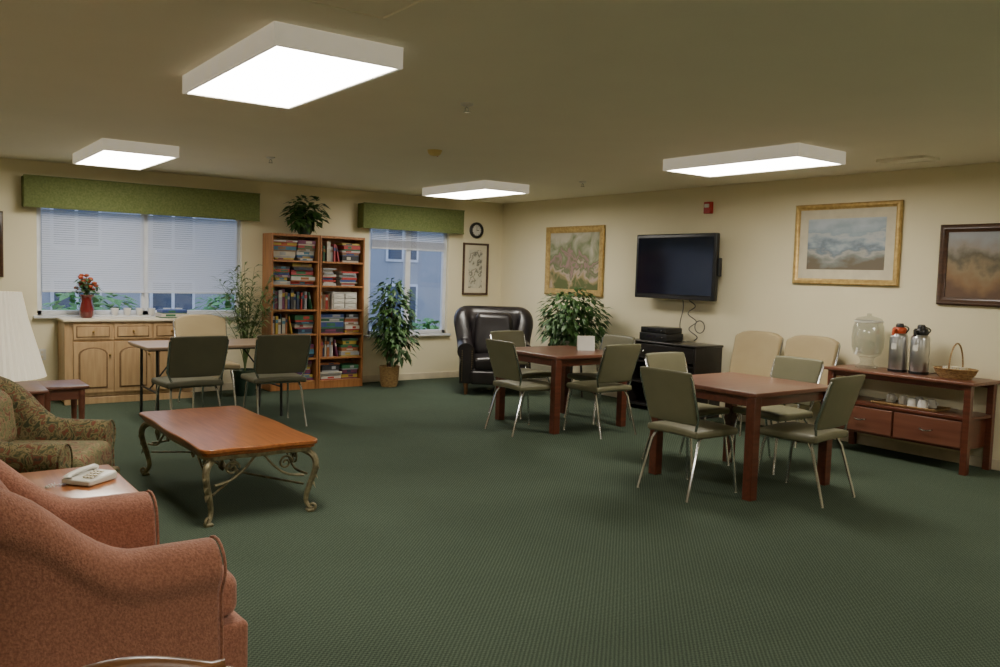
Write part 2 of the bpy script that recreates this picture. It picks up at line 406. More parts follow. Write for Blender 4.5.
# ------------------------------------------------------------------ wall items
def framed(name, label, w, h, fw, mats, matw, loc, rot, depth=.035, prof=None):
    e = thing(name, label, "picture", loc, rot)
    def rings(b, rl):
        vs = []
        for ins, y in rl:
            a, c = w / 2 - ins, h / 2 - ins
            vs += [(-a, y, -c), (a, y, -c), (a, y, c), (-a, y, c)]
        fs = []
        for i in range(len(rl) - 1):
            for j in range(4): fs.append((i * 4 + j, i * 4 + (j + 1) % 4, i * 4 + 4 + (j + 1) % 4, i * 4 + 4 + j))
        b.add(vs, fs)
    b = MB()
    rings(b, [(0, 0), (0, -depth * .7), (fw * .2, -depth), (fw * .4, -depth * .9), (fw * .55, -depth * .95), (fw * .8, -depth * .6), (fw, -depth * .5), (fw, -depth * .2)])
    part(e, "frame", b, [mats[0]])
    if matw:
        b = MB(); rings(b, [(fw, -.013), (fw + matw, -.013), (fw + matw, -.009)]); part(e, "mat_board", b, ['matboard'], smooth=False)
    a, c = w / 2 - fw - matw, h / 2 - fw - matw
    b = MB().box(-a, a, -.009, -.002, -c, c); part(e, "canvas", b, [mats[1]], smooth=False)
    return e
R = -pi / 2
framed("framed_painting", "gilt-framed painting of a garden path", 1.16, .92, .085, ('gold', 'art_garden'), 0, (-.005, -1.64, 1.71), R)
framed("framed_painting", "gilt-framed coastal seascape with cream mat", 1.10, .78, .055, ('gold', 'art_coast'), .09, (-.005, -5.56, 1.89), R)
framed("framed_painting", "dark wood framed country landscape with barn", .95, .69, .065, ('darkframe', 'art_barn'), 0, (-.005, -6.94, 1.70), R)
framed("framed_print", "narrow dark-framed botanical print with cream mat", .44, .75, .03, ('darkframe', 'art_print'), .07, (-.48, -.005, 1.57), 0)
framed("framed_print", "dark framed picture beside the wide window", .5, .68, .04, ('darkframe', 'art_barn'), .0, (-6.68, -.005, 1.66), 0)
# clock
ck = thing("wall_clock", "round dark-rimmed wall clock with white face", "clock", (-.48, -.004, 2.13), 0)
fl = lambda p: (p.x, -p.z, p.y)
part(ck, "rim", MB().lathe([(.115, 0), (.115, .03), (.105, .038), (.08, .03), (.078, .015)], n=36, fn=fl), ['black'])
part(ck, "face", MB().lathe([(.08, .0165), (0, .018)], n=36, fn=fl), ['plastw'])
part(ck, "minute_hand", MB().box(-.0025, .0025, -.023, -.0215, -.005, .062), ['black'])
part(ck, "hour_hand", MB().box(-.004, .042, -.0205, -.0195, -.0035, .0035), ['black'])
for i in range(12):
    a = i * pi / 6; part(ck, "hour_mark", MB().box(-.003 + .068 * math.sin(a), .003 + .068 * math.sin(a), -.0195, -.0175, .068 * math.cos(a) - .005, .068 * math.cos(a) + .005), ['black'], smooth=False)
# fire alarm
fa = thing("fire_alarm", "red wall-mounted fire alarm with white strobe", "fire alarm", (-.003, -3.89, 2.31), R)
part(fa, "housing", MB().rbox((0, -.025, 0), (.10, .05, .13), .008), ['red'])
part(fa, "strobe", MB().rbox((0, -.055, .02), (.06, .02, .04), .006), ['plastw'])
# outlet
ol = thing("wall_outlet", "white wall power outlet plate", "outlet", (-6.08, -.002, .50), 0)
part(ol, "plate", MB().rbox((0, -.004, 0), (.075, .008, .12), .003), ['plastw'])
for zz in (.026, -.026): part(ol, "socket", MB().rbox((0, -.009, zz), (.026, .003, .03), .001, k=1, div=1), ['trim'])

# TV
tv = thing("television", "black flat-screen television mounted on wall", "television", (0, -3.57, 1.27), R)
part(tv, "bezel", MB().rbox((0, -.17, .38), (1.20, .06, .74), .015), ['black'])
part(tv, "screen", MB().box(-.56, .56, -.2035, -.2, .065, .71), ['screen'], smooth=False, label="dark glossy blue-black screen")
part(tv, "mount", MB().box(-.12, .12, -.02, 0, .2, .5).box(-.04, .04, -.14, -.02, .3, .4).box(-.2, .2, -.14, -.12, .22, .5), ['darkmetal'], .002)
part(tv, "speaker_strip", MB().box(-.55, .55, -.202, -.19, .015, .045), ['blackwood'], .002)
part(tv, "side_speaker", MB().rbox((.615, -.15, .38), (.03, .05, .2), .01), ['black'])
# cables
cg = mat("cable_grey", (.12, .11, .10), .5)
def cable(pts, r): single("power_cable", "grey cable hanging below the television", "cable", MB().tube(pts, r, n=6), [cg], (0, -3.57, 0), R, "cables below the television")
cable([(.16 + .05 * math.sin(i / 59 * 16) + .06 * i / 59, -.06 - .03 * math.cos(i / 59 * 16), 1.27 - i / 59 * .45) for i in range(60)], .006)
cable([(.02 + .02 * math.sin(t / 3), -.05, 1.30 - t * .022) for t in range(22)], .005)
cable([(.30 + .07 * math.cos(i * .5), -.06, .98 + .07 * math.sin(i * .5)) for i in range(26)], .005)

# ------------------------------------------------------------------ furniture: tables
def square_table(loc, w, lab):
    e = thing("dining_table", lab, "table", loc, 0, "square cherry game tables")
    h = w / 2
    part(e, "table_top", MB().rbox((0, 0, .73), (w, w, .032), .008, k=2, div=1), ['cherrytop'])
    a = MB(); i = h - .06
    a.box(-i, i, -i, -i + .02, .64, .714).box(-i, i, i - .02, i, .64, .714).box(-i, -i + .02, -i + .02, i - .02, .64, .714).box(i - .02, i, -i + .02, i - .02, .64, .714)
    part(e, "apron", a, ['cherry'], .002)
    for sx in (-1, 1):
        for sy in (-1, 1):
            x, y = sx * (h - .045), sy * (h - .045)
            part(e, "leg", MB().box(x - .036, x + .036, y - .036, y + .036, 0, .714), ['cherry'], .004)
    return e
T1 = square_table((-2.215, -6.14, 0), .97, "square cherry wood table surrounded by olive chairs")
dup(T1, (-1.86, -3.62, 0), 0)

def stack_chair(name, lab, loc, rot, m, group, hi=.86, pad=.045, w=.44, legm='chrome', rnd=.015):
    e = thing(name, lab, "chair", loc, rot, group)
    part(e, "seat", MB().rbox((0, .0, .445), (w + .01, .44, .045 + pad * .25), .020, fn=lambda p: (p.x * (1 - .12 * max(0, -p.y)), p.y, p.z + .008 * (1 - (p.x / .22) ** 2))), [m])
    zb = .51; hh = hi - zb
    def bend(p):
        t = (p.z - zb) / hh; u = min(1.1, abs(p.x) / (w / 2))
        x = p.x * (1 - .07 * (1 - t))
        return (x, p.y - .11 * t + .018 * (p.x / .22) ** 2, p.z - rnd * 2 * u ** 4 * max(0, t))
    part(e, "backrest", MB().rbox((0, -.215, zb + hh / 2), (w, pad, hh), min(.022, pad * .46), div=8, fn=bend), [m])
    for sx in (-1, 1):
        part(e, "leg", MB().tube([(sx * .195, .17, .425), (sx * .205, .19, .36), (sx * .225, .235, .006), (sx * .225, .235, 0)], [.0105, .0105, .0105, .012], n=8), [legm])
        part(e, "leg", MB().tube([(sx * .195, -.14, .425), (sx * .21, -.18, .36), (sx * .23, -.285, .006), (sx * .23, -.285, 0)], [.0105, .0105, .0105, .012], n=8), [legm])
        part(e, "side_rail", MB().tube([(sx * .195, .17, .418), (sx * .195, -.14, .418), (sx * .205, -.20, .46), (sx * (w / 2 * .95 + .006), -.205, .56), (sx * (w / 2 * .985 + .006), -.295, hi - .05 - rnd), (sx * (w / 2 * .97), -.30, hi - .03 - rnd)], .010, n=8), [legm])
    for y in (.14, -.12): part(e, "cross_bar", MB().tube([(-.195, y, .413), (.195, y, .413)], .010), [legm])
    return e
gl = "olive vinyl stacking chairs"
c0 = stack_chair("dining_chair", "olive vinyl chair with chrome legs at cherry table", (-2.80, -6.17, 0), -pi / 2, 'olive', gl, w=.47, hi=.885, pad=.034, rnd=.003)
for x, y, r in ((-2.18, -6.66, .10), (-1.60, -5.98, pi / 2 - .05), (-2.12, -5.56, pi),
                (-2.46, -3.78, -pi / 2 - .04), (-1.85, -4.18, .02), (-1.88, -3.02, pi + .05), (-1.36, -3.62, pi / 2)):
    dup(c0, (x, y, 0), r)
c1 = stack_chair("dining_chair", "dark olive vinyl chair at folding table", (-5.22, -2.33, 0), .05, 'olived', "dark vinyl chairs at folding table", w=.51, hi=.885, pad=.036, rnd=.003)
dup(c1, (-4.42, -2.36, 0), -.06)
t0 = stack_chair("side_chair", "tan padded chair standing against the wall", (-.50, -4.78, 0), pi / 2, 'tan', "tan padded side chairs", hi=1.0, pad=.08, w=.56, rnd=.03)
dup(t0, (-.50, -5.40, 0), pi / 2)
t2 = dup(t0, (-4.62, -.98, 0), pi, "tan padded chair behind the folding table"); t2.scale = (1, 1, .96)

# folding table
ft = thing("folding_table", "folding table with brown laminate top and black legs", "table", (-4.80, -1.70, 0))
part(ft, "table_top", MB().rbox((0, 0, .725), (1.42, .76, .03), .01, k=2, div=1), ['laminate'])
part(ft, "edge_band", MB().box(-.695, .695, -.365, .365, .70, .712), ['blackwood'], .003)
for sx in (-1, 1):
    l = MB(); x = sx * .60
    l.tube([(x, -.31, 0), (x, -.29, .70)], .014); l.tube([(x, .31, 0), (x, .29, .70)], .014); l.tube([(x, -.3, .3), (x, .3, .3)], .01); l.tube([(x, 0, .3), (x * .5, 0, .69)], .008)
    part(ft, "leg", l, ['darkmetal'])

# ------------------------------------------------------------------ oak cabinet
cw, cd_, ch = 1.32, .44, .90
oc = thing("storage_cabinet", "light oak cabinet with arched raised-panel doors", "cabinet", (-5.27, -.015, 0))
part(oc, "body", MB().box(-cw / 2, cw / 2, -cd_ + .02, 0, .08, ch - .03).box(-cw / 2 + .02, cw / 2 - .02, -cd_ + .07, 0, 0, .08), ['oak'], .003)
part(oc, "counter_top", MB().rbox((0, -cd_ / 2 - .005, ch - .012), (cw + .04, cd_ + .03, .03), .01, k=2, div=1), ['trim'])
part(oc, "base_trim", MB().box(-cw / 2 - .006, cw / 2 + .006, -cd_ + .01, -cd_ + .03, .0, .07), ['oak'], .003)
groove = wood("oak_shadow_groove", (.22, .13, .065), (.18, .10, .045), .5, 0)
for i in range(3):
    xc = -cw / 2 + .07 + (i + .5) * (cw - .12) / 3; dw = (cw - .12) / 3 / 2 - .012
    dr = MB().box(xc - dw, xc + dw, -cd_ + .0, -cd_ + .02, .12, .66)
    def arch(iw, z0, z1, bulge):
        return [(-iw, z0), (iw, z0), (iw, z1)] + [(iw * math.cos(a), z1 + bulge * math.sin(a)) for a in [pi * k / 12 for k in range(1, 12)]] + [(-iw, z1)]
    iw = dw - .045
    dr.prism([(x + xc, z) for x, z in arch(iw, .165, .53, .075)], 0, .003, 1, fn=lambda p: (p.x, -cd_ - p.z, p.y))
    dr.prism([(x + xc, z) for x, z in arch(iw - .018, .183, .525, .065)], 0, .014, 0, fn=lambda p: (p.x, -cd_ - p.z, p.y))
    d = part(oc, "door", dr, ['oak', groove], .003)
    part(d, "knob", MB().lathe([(.005, 0), (.006, .012), (.014, .018), (.01, .028), (0, .03)], n=14, fn=lambda p, xx=xc + dw - .025: (p.x + xx, -cd_ - p.z, p.y + .52)), ['brass'])
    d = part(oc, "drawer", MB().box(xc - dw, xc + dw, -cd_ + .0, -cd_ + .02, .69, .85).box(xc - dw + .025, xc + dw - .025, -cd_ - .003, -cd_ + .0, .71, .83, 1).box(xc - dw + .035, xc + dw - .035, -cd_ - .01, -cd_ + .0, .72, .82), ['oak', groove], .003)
    part(d, "knob", MB().lathe([(.005, 0), (.006, .012), (.014, .018), (.01, .028), (0, .03)], n=14, fn=lambda p, xx=xc: (p.x + xx, -cd_ - .008 - p.z, p.y + .77)), ['brass'])

# vase with flowers
vs = thing("flower_vase", "burgundy glass vase of red and orange flowers", "vase", (-5.68, -.22, ch + .004))
part(vs, "vase", MB().lathe([(.05, 0), (.07, .03), (.075, .1), (.055, .18), (.06, .22), (.08, .25), (.075, .25), (.055, .22), (.05, .18), (.05, .1)], n=28), ['redglass'])
st = MB(); fw_ = MB(); lv = MB()
def leaf(b, base, d, L, W, up=Vector((0, 0, 1)), m=0, droop=.2):
    d = Vector(d).normalized(); s_ = d.cross(up)
    if s_.length < .05: s_ = Vector((1, 0, 0))
    s_.normalize(); n = s_.cross(d); base = Vector(base)
    p1 = base + d * L * .45 + n * L * .06; tip = base + d * L - Vector((0, 0, 1)) * L * droop
    b.add([base, p1 + s_ * W / 2 - n * W * .12, p1, p1 - s_ * W / 2 - n * W * .12, tip], [(0, 1, 2), (0, 2, 3), (1, 4, 2), (2, 4, 3)], m)
for i in range(26):
    a = random.uniform(0, 2 * pi); r = random.uniform(.02, .12); z = random.uniform(.3, .46)
    p = Vector((r * math.cos(a), r * math.sin(a), z))
    st.tube([(0, 0, .2), (p.x * .4, p.y * .4, .3), p], .002, n=5)
    fw_.rbox(p, (.045, .045, .03), .014, k=2, div=1)
    for k in range(6): leaf(fw_, p, (math.cos(k), math.sin(k), .3), .04, .03)
    for k in range(3): leaf(lv, p - Vector((0, 0, .04)), (math.cos(a + k), math.sin(a + k), -.1), .09, .035)
part(vs, "stems", st, ['leaf']); part(vs, "blossoms", fw_, ['petal'], recalc=False); part(vs, "leaves", lv, ['leaf'], recalc=False, smooth=False)

# small white cups on the window sill
cupm = MB().lathe([(.026, 0), (.034, .012), (.042, .075), (.044, .08), (.040, .077), (.03, .015), (0, .012)], n=20)
sc = single("votive_cup", "small white cup on the window sill", "cup", cupm, ['cup'], (-5.36, -.035, W1[2]), 0, "white cups on window sill")
for i in range(1, 6): dup(sc, (-5.36 + i * .13 + (.04 if i > 3 else 0), -.035, W1[2]))

# ------------------------------------------------------------------ bookcase + contents
BW, BD, BH = .615, .31, 1.92
def bookcase(x0):
    e = thing("bookcase", "tall honey-brown wooden bookcase packed with games and books", "bookcase", (x0 + BW / 2, -.015, 0), 0, "pair of wooden bookcases")
    w = BW / 2; b = MB()
    b.box(-w, -w + .022, -BD, 0, 0, BH).box(w - .022, w, -BD, 0, 0, BH).box(-w + .022, w - .022, -BD + .005, 0, BH - .03, BH).box(-w + .022, w - .022, -BD + .01, 0, .0, .08)
    part(e, "carcass", b, ['book'], .002)
    part(e, "back_panel", MB().box(-w + .022, w - .022, -.012, -.002, .08, BH - .03), ['book'], smooth=False)
    for i in range(1, 6):
        z = .08 + i * (BH - .11) / 6
        part(e, "shelf", MB().box(-w + .022, w - .022, -BD + .003, -.012, z - .011, z + .011), ['book'], .002)
    part(e, "bottom_shelf", MB().box(-w + .022, w - .022, -BD + .005, -.012, .08, .10), ['book'], .002)
    return e
BX = [-3.665, -3.04]
bookcase(BX[0]); bookcase(BX[1])
def book(x, z, t, h, d, yback, ms, lean=0):
    b = MB()
    b.box(-t / 2, t / 2, -d, -d + .003, 0, h, 0); b.box(-t / 2, -t / 2 + .003, -d, 0, 0, h, 0); b.box(t / 2 - .003, t / 2, -d, 0, 0, h, 0)
    b.box(-t / 2 + .003, t / 2 - .003, -d + .003, -.006, .004, h - .004, 1)
    b.box(-t / 2 + .002, t / 2 - .002, -d - .0008, -d, h * .62, h * .8, 2)
    o = single("book", "hardcover book standing upright on the shelf", "book", b, [ms, 'paper', random.choice(PM)], (x, yback, z), 0, "books in the bookcases", smooth=False)
    if lean: o.rotation_euler = (0, lean, 0); o["label"] = "hardcover book leaning against others on the shelf"
    return o
def flatbook(x, z, w, h, d, yback, ms):
    b = MB()
    b.box(-w / 2, w / 2, -d, 0, 0, .003, 0); b.box(-w / 2, w / 2, -d, 0, h - .003, h, 0); b.box(-w / 2, w / 2, -d - .002, -d, 0, h, 0)
    b.box(-w / 2 + .004, w / 2 - .004, -d, -.004, .003, h - .003, 1)
    return single("book", "book lying flat in a stack on the shelf", "book", b, [ms, 'paper'], (x, yback, z), random.uniform(-.03, .03), "books in the bookcases", smooth=False)
def gamebox(x, z, w, h, d, yback, ms, m2, name="game_box", lab="board game box stacked on the bookcase shelf", g="board game boxes in the bookcases"):
    b = MB(); b.box(-w / 2 + .003, w / 2 - .003, -d + .003, -.003, 0, h * .5, 1); b.box(-w / 2, w / 2, -d, 0, h * .25, h, 0)
    s = random.uniform(-.2, .2); q = random.uniform(.08, .24)
    b.box(w * (s - q), w * (s + q), -d - .001, -d, h * .38, h * .86, 1)
    return single(name, lab, "box", b, [ms, m2], (x, yback, z), random.uniform(-.012, .012), g, smooth=False)
for bi, x0 in enumerate(BX):
    xa, xb = x0 + .034, x0 + BW - .034
    for s in range(6):
        z = .08 + s * (BH - .11) / 6 + .0115 if s else .1005
        hmax = .272
        mode = ['box', 'box', 'mix', 'book', 'box', 'box'][s] if bi == 0 else ['box', 'mix', 'box', 'box', 'flat', 'mix'][s]
        x = xa
        if bi == 1 and s == 3:
            e = thing("drawer_organizer", "white plastic desktop drawer organizer on bookcase shelf", "organizer", (xa + .33, -.04, z))
            part(e, "casing", MB().box(-.17, .17, -.24, 0, 0, .012).box(-.17, .17, -.24, 0, .208, .22).box(-.17, -.16, -.24, 0, .012, .208).box(.16, .17, -.24, 0, .012, .208), ['plastw'], .002)
            for k in range(3):
                for q in (-.08, .08): part(e, "drawer", MB().box(q - .073, q + .073, -.245, -.01, .018 + k * .064, .075 + k * .064).box(q - .03, q + .03, -.255, -.245, .04 + k * .064, .05 + k * .064), ['plastw'], .002)
            while x < xa + .12:
                t = random.uniform(.02, .035); book(x + t / 2, z, t - .001, random.uniform(.17, .24), .2, -.045, random.choice(PM)); x += t
            continue
        if mode in ('book', 'mix'):
            lim = xb - .07 if mode == 'book' else xa + .22
            hl = .2
            while x < lim - .035:
                t = random.uniform(.02, .05); hl = random.uniform(.18, .26); book(x + t / 2, z, t - .001, hl, random.uniform(.2, .25), -.03, random.choice(PM)); x += t
            # one book leaning on the row
            t = .022; th = .20; book(x + .058, z + .002, t, .215, .21, -.04, random.choice(PM), -th); x += .085
        if mode in ('box', 'mix', 'flat'):
            while x < xb - .14:
                w = min(random.uniform(.20, .38), xb - x - .004); zz = z; top = z + hmax - random.choice([0, 0, .03, .08])
                if xb - x - w < .15: w = xb - x - .004
                last = None
                while True:
                    h = random.choice([.028, .035, .045, .06, .08]) if mode != 'flat' else random.uniform(.012, .035)
                    if zz + h > top:
                        if mode != 'flat' and top - zz > .03: h = top - zz - .001
                        else: break
                    ww = w - random.choice([.006, .012, .03, .07])
                    if mode == 'flat': flatbook(x + w / 2 + random.uniform(-.01, .01), zz, ww * .8, h - .001, random.uniform(.2, .24), -.04, random.choice([PM[4], PM[9], PM[11], PM[14], PM[1], PM[0]]))
                    else:
                        c = random.choice([k for k in PM if k is not last]); last = c
                        gamebox(x + w / 2, zz, ww, h - .001, random.uniform(.22, .268), -.03, c, random.choice(PM))
                    zz += h
                x += w + .004
# boxes by the plant
for i, (h, w) in enumerate(((.05, .3), (.04, .27))):
    gamebox(-4.80, ch + .004 + (0 if i == 0 else .0505), w, h, .25, -.12, PM[9 - i * 8], PM[3], "puzzle_box", "puzzle box lying on the oak cabinet", "puzzle boxes on the cabinet")

# ------------------------------------------------------------------ plants
def blob(b, c, rad, n, L, W, seed, down=.3):
    rnd = random.Random(seed); c = Vector(c)
    for _ in range(n):
        while True:
            p = Vector((rnd.uniform(-1, 1), rnd.uniform(-1, 1), rnd.uniform(-1, 1)))
            if .25 < p.length < 1: break
        d = Vector((p.x, p.y, p.z * .4 - down + rnd.uniform(-.3, .3))) + Vector((rnd.uniform(-.5, .5), rnd.uniform(-.5, .5), 0))
        q = c + Vector((p.x * rad[0], p.y * rad[1], p.z * rad[2]))
        l = L * rnd.uniform(.7, 1.25); leaf(b, q, d, l, W * l / L, droop=.25)
# ficus in basket
fp = thing("potted_ficus", "bushy green ficus tree in a wicker basket", "plant", (-2.12, -.48, 0))
part(fp, "basket", MB().lathe([(.10, 0), (.115, .05), (.125, .18), (.13, .25), (.138, .26), (.128, .27), (.12, .25), (.11, .18)], n=28, rip=.012, ripn=14), ['basket'])
part(fp, "soil", MB().lathe([(.12, .235), (.0, .24)], n=20), ['soil'])
tk = MB()
for k in range(3):
    a = k * 2.1; tk.tube([(.02 * math.cos(a), .02 * math.sin(a), .22), (.04 * math.cos(a + 1), .04 * math.sin(a + 1), .55), (.02 * math.cos(a + 2), .02 * math.sin(a + 2), .85), (.12 * math.cos(a), .12 * math.sin(a), 1.2)], [.014, .012, .01, .006])
part(fp, "trunk", tk, ['bark'])
fo = MB(); blob(fo, (.03, 0, .98), (.29, .24, .44), 640, .105, .052, 3); blob(fo, (.08, -.05, .62), (.28, .22, .28), 260, .105, .052, 5)
part(fp, "foliage", fo, ['leaf'], recalc=False, smooth=False)
# bushy plant on stand
bp_ = thing("potted_plant", "bushy dark green plant in a pot on stand", "plant", (-.52, -2.24, 0))
sb = MB().lathe([(.17, .46), (.17, .48)], n=28)
for k in range(4):
    a = pi / 4 + k * pi / 2; sb.tube([(.15 * math.cos(a), .15 * math.sin(a), 0), (.12 * math.cos(a), .12 * math.sin(a), .46)], .014)
part(bp_, "stand", sb, ['blackwood'])
part(bp_, "pot", MB().lathe([(.09, .48), (.12, .56), (.145, .68), (.155, .69), (.155, .71), (.135, .7), (.12, .66)], n=28), ['ceramic'])
part(bp_, "soil", MB().lathe([(.13, .67), (0, .675)], n=20), ['soil'])
tk = MB()
for k in range(5):
    a = k * 1.3; tk.tube([(0, 0, .66), (.06 * math.cos(a), .06 * math.sin(a), .85), (.2 * math.cos(a), .2 * math.sin(a), 1.08)], [.01, .008, .005])
part(bp_, "stems", tk, ['bark'])
fo = MB(); blob(fo, (0, 0, .98), (.38, .46, .38), 900, .115, .058, 8); part(bp_, "foliage", fo, ['leaf'], recalc=False, smooth=False)
# plant on the bookcase
pb = thing("potted_ivy", "leafy green houseplant in pot on the bookcase", "plant", (-3.18, -.18, BH + .001))
part(pb, "pot", MB().lathe([(.06, 0), (.085, .1), (.09, .13), (.08, .13), (.07, .1)], n=24), ['green'])
fo = MB(); blob(fo, (.0, -.02, .28), (.23, .13, .20), 220, .11, .075, 11, .2); blob(fo, (-.13, -.10, .17), (.10, .07, .07), 40, .09, .06, 12, .1)
part(pb, "foliage", fo, ['leaf'], recalc=False, smooth=False)
# palm
pm = thing("potted_palm", "airy palm with thin arching fronds in a pot", "plant", (-4.03, -.46, 0))
part(pm, "pot", MB().lathe([(.11, 0), (.15, .2), (.165, .27), (.165, .3), (.145, .3), (.13, .2)], n=26), ['green'])
part(pm, "soil", MB().lathe([(.145, .26), (0, .265)], n=20), ['soil'])
fo = MB(); stm = MB(); rnd = random.Random(5)
for k in range(26):
    a = rnd.uniform(0, 2 * pi); L = rnd.uniform(.8, 1.30); sp = rnd.uniform(.1, .6); pts = []
    if math.sin(a) > .3: sp *= .4
    if math.cos(a) > .2: sp *= .7
    for i in range(9):
        t = i / 8; pts.append(Vector((math.cos(a) * sp * t ** 1.6 + .02 * t, math.sin(a) * sp * t ** 1.6, .26 + L * t - .12 * t ** 3 * (sp / .4))))
    stm.tube(pts, [.006 * (1 - .7 * i / 8) for i in range(9)], n=5)
    for i in range(4, 9):
        for j in range(2):
            p = pts[i] - (pts[i] - pts[i - 1]) * j * .5
            for sg in (-1, 1):
                b2 = a + sg * rnd.uniform(.6, 1.5); leaf(fo, p, (math.cos(b2), math.sin(b2), rnd.uniform(-.2, .9)), .17, .026, droop=.2)
part(pm, "stalks", stm, ['leafl']); part(pm, "fronds", fo, ['leafl'], recalc=False, smooth=False)

# ------------------------------------------------------------------ upholstered chairs
def club_chair(name, lab, loc, rot, W, D, ha, hb, t, fab, seatfab, legm, zb=.13, cushion_back=False, seat_out=.06, roll=.62, rise=.55, nail=None, rail=.30, Rr=.18):
    """facing +Y; rolled arms and back run as one U-shaped shell"""
    e = thing(name, lab, "armchair", loc, rot)
    wc = W / 2 - t / 2; yf = D / 2 - .06; yb = -D / 2 + t / 2
    path = []
    n1 = 12
    for i in range(n1): path.append((wc, yf + (yb + Rr - yf) * i / n1))
    for i in range(9):
        a = -i / 8 * pi / 2; path.append((wc - Rr + Rr * math.cos(a), yb + Rr + Rr * math.sin(a)))
    for i in range(1, 8): path.append((wc - Rr - (2 * (wc - Rr)) * i / 8, yb))
    for i in range(9):
        a = -pi / 2 - i / 8 * pi / 2; path.append((-wc + Rr + Rr * math.cos(a), yb + Rr + Rr * math.sin(a)))
    for i in range(1, n1 + 1): path.append((-wc, yb + Rr + (yf - yb - Rr) * i / n1))
    N = len(path); vs = []; fs = []
    def height(y):
        u = (yf - y) / (yf - yb)
        k = max(0, min(1, (u - rise) / (1 - rise))); k = k * k * (3 - 2 * k)
        return ha + .02 * u + (hb - ha) * k
    cnt = 0
    for i, (x, y) in enumerate(path):
        a = path[max(i - 1, 0)]; b = path[min(i + 1, N - 1)]
        tx, ty = b[0] - a[0], b[1] - a[1]; l = math.hypot(tx, ty); nx, ny = -ty / l, tx / l
        if nx * x + ny * (y - .1) < 0: nx, ny = -nx, -ny
        hh = height(y); kb = (hh - ha) / (hb - ha)
        tt = t
        lean = -.10 * kb
        sec = [(-tt / 2, zb), (-tt / 2, zb + (hh - zb) * .5), (-tt / 2, hh - tt)]
        rr = roll * tt
        for k in range(12):
            an = math.radians(175 - k * 215 / 11); sec.append((.10 * tt + rr * math.cos(an), hh - rr + rr * math.sin(an)))
        sec += [(tt / 2 - .01, hh - rr * 2.0), (tt / 2, zb + (hh - zb) * .4), (tt / 2, zb)]
        cnt = len(sec)
        for (nn, z) in sec:
            q = nn - lean * max(0, (z - .4)) / .6
            vs.append((x + nx * q, y + ny * q, z))
    for i in range(N - 1):
        for j in range(cnt):
            j2 = (j + 1) % cnt
            fs.append((i * cnt + j, i * cnt + j2, (i + 1) * cnt + j2, (i + 1) * cnt + j))
    fs.append(tuple(range(cnt))); fs.append(tuple((N - 1) * cnt + j for j in range(cnt - 1, -1, -1)))
    part(e, "arms_and_back", MB().add(vs, fs), [fab], .014)
    for off in (0, (N - 1) * cnt):
        part(e, "arm_welting", MB().tube([Vector(vs[off + j]) + Vector((0, .003, 0)) for j in range(cnt)], .005, n=6), [fab])
    iw = W - 2 * t
    part(e, "seat_base", MB().rbox((0, .03, (zb + .32) / 2), (iw + .04, D - .14, .32 - zb), .02), [fab])
    part(e, "front_rail", MB().rbox((0, D / 2 - .05 + seat_out * .4, (zb + rail) / 2), (iw + .06, .05 + seat_out * .8, rail - zb), .02), [fab])
    part(e, "seat_cushion", MB().rbox((0, .04 + seat_out / 2, .385), (iw - .005, D - t - .06 + seat_out, .15), .05, fn=lambda p: (p.x, p.y, p.z + (.02 * (1 - (p.x / (iw / 2)) ** 2) if p.z > .38 else 0))), [seatfab])
    if cushion_back:
        part(e, "back_cushion", MB().rbox((0, -D / 2 + t + .05, .44 + (hb - .50) / 2), (iw - .01, .17, hb - .50), .083, k=4, fn=lambda p: (p.x * (1 - .10 * max(0, (p.z - .5)) / .5), p.y - .12 * max(0, p.z - .45), p.z)), [seatfab])
    for sx in (-1, 1):
        for sy in (-1, 1):
            x, y = sx * (W / 2 - .08), sy * (D / 2 - .1)
            part(e, "leg", MB().lathe([(.018, 0), (.022, .03), (.03, zb + .01)], (x, y, 0), n=12), [legm])
    if nail:
        b = MB()
        for sx in (-1, 1):
            for k in range(14):
                z = .18 + k * .028
                for q in (-.36, .36): b.rbox((sx * wc + q * t, yf + .006, z), (.010, .008, .010), .004, k=1, div=1)
        nh = part(e, "nailhead_trim", b, ['brass']); nh["kind"] = "stuff"
    return e
club_chair("armchair", "salmon pink woven armchair with sloping rolled arms", (-7.00, -7.20, 0), -pi / 2 + .05, .80, .84, .64, .93, .16, 'pink', 'pink', 'woodchair', zb=.08, seat_out=.14, cushion_back=True, rise=.34, rail=.31, roll=.53)
club_chair("armchair", "green floral armchair beside the end table", (-6.84, -4.90, 0), -pi / 2 - .5, .84, .80, .56, .83, .16, 'floral', 'floralseat', 'woodchair', zb=.10, cushion_back=True, rise=.40, roll=.56)
club_chair("armchair", "dark leather armchair with rolled arms and high back", (-1.12, -1.42, 0), pi - .57, .88, .86, .64, 1.06, .17, 'leather', 'leather', 'woodchair', zb=.14, cushion_back=True, rise=.68, nail=True, roll=.60, Rr=.10)

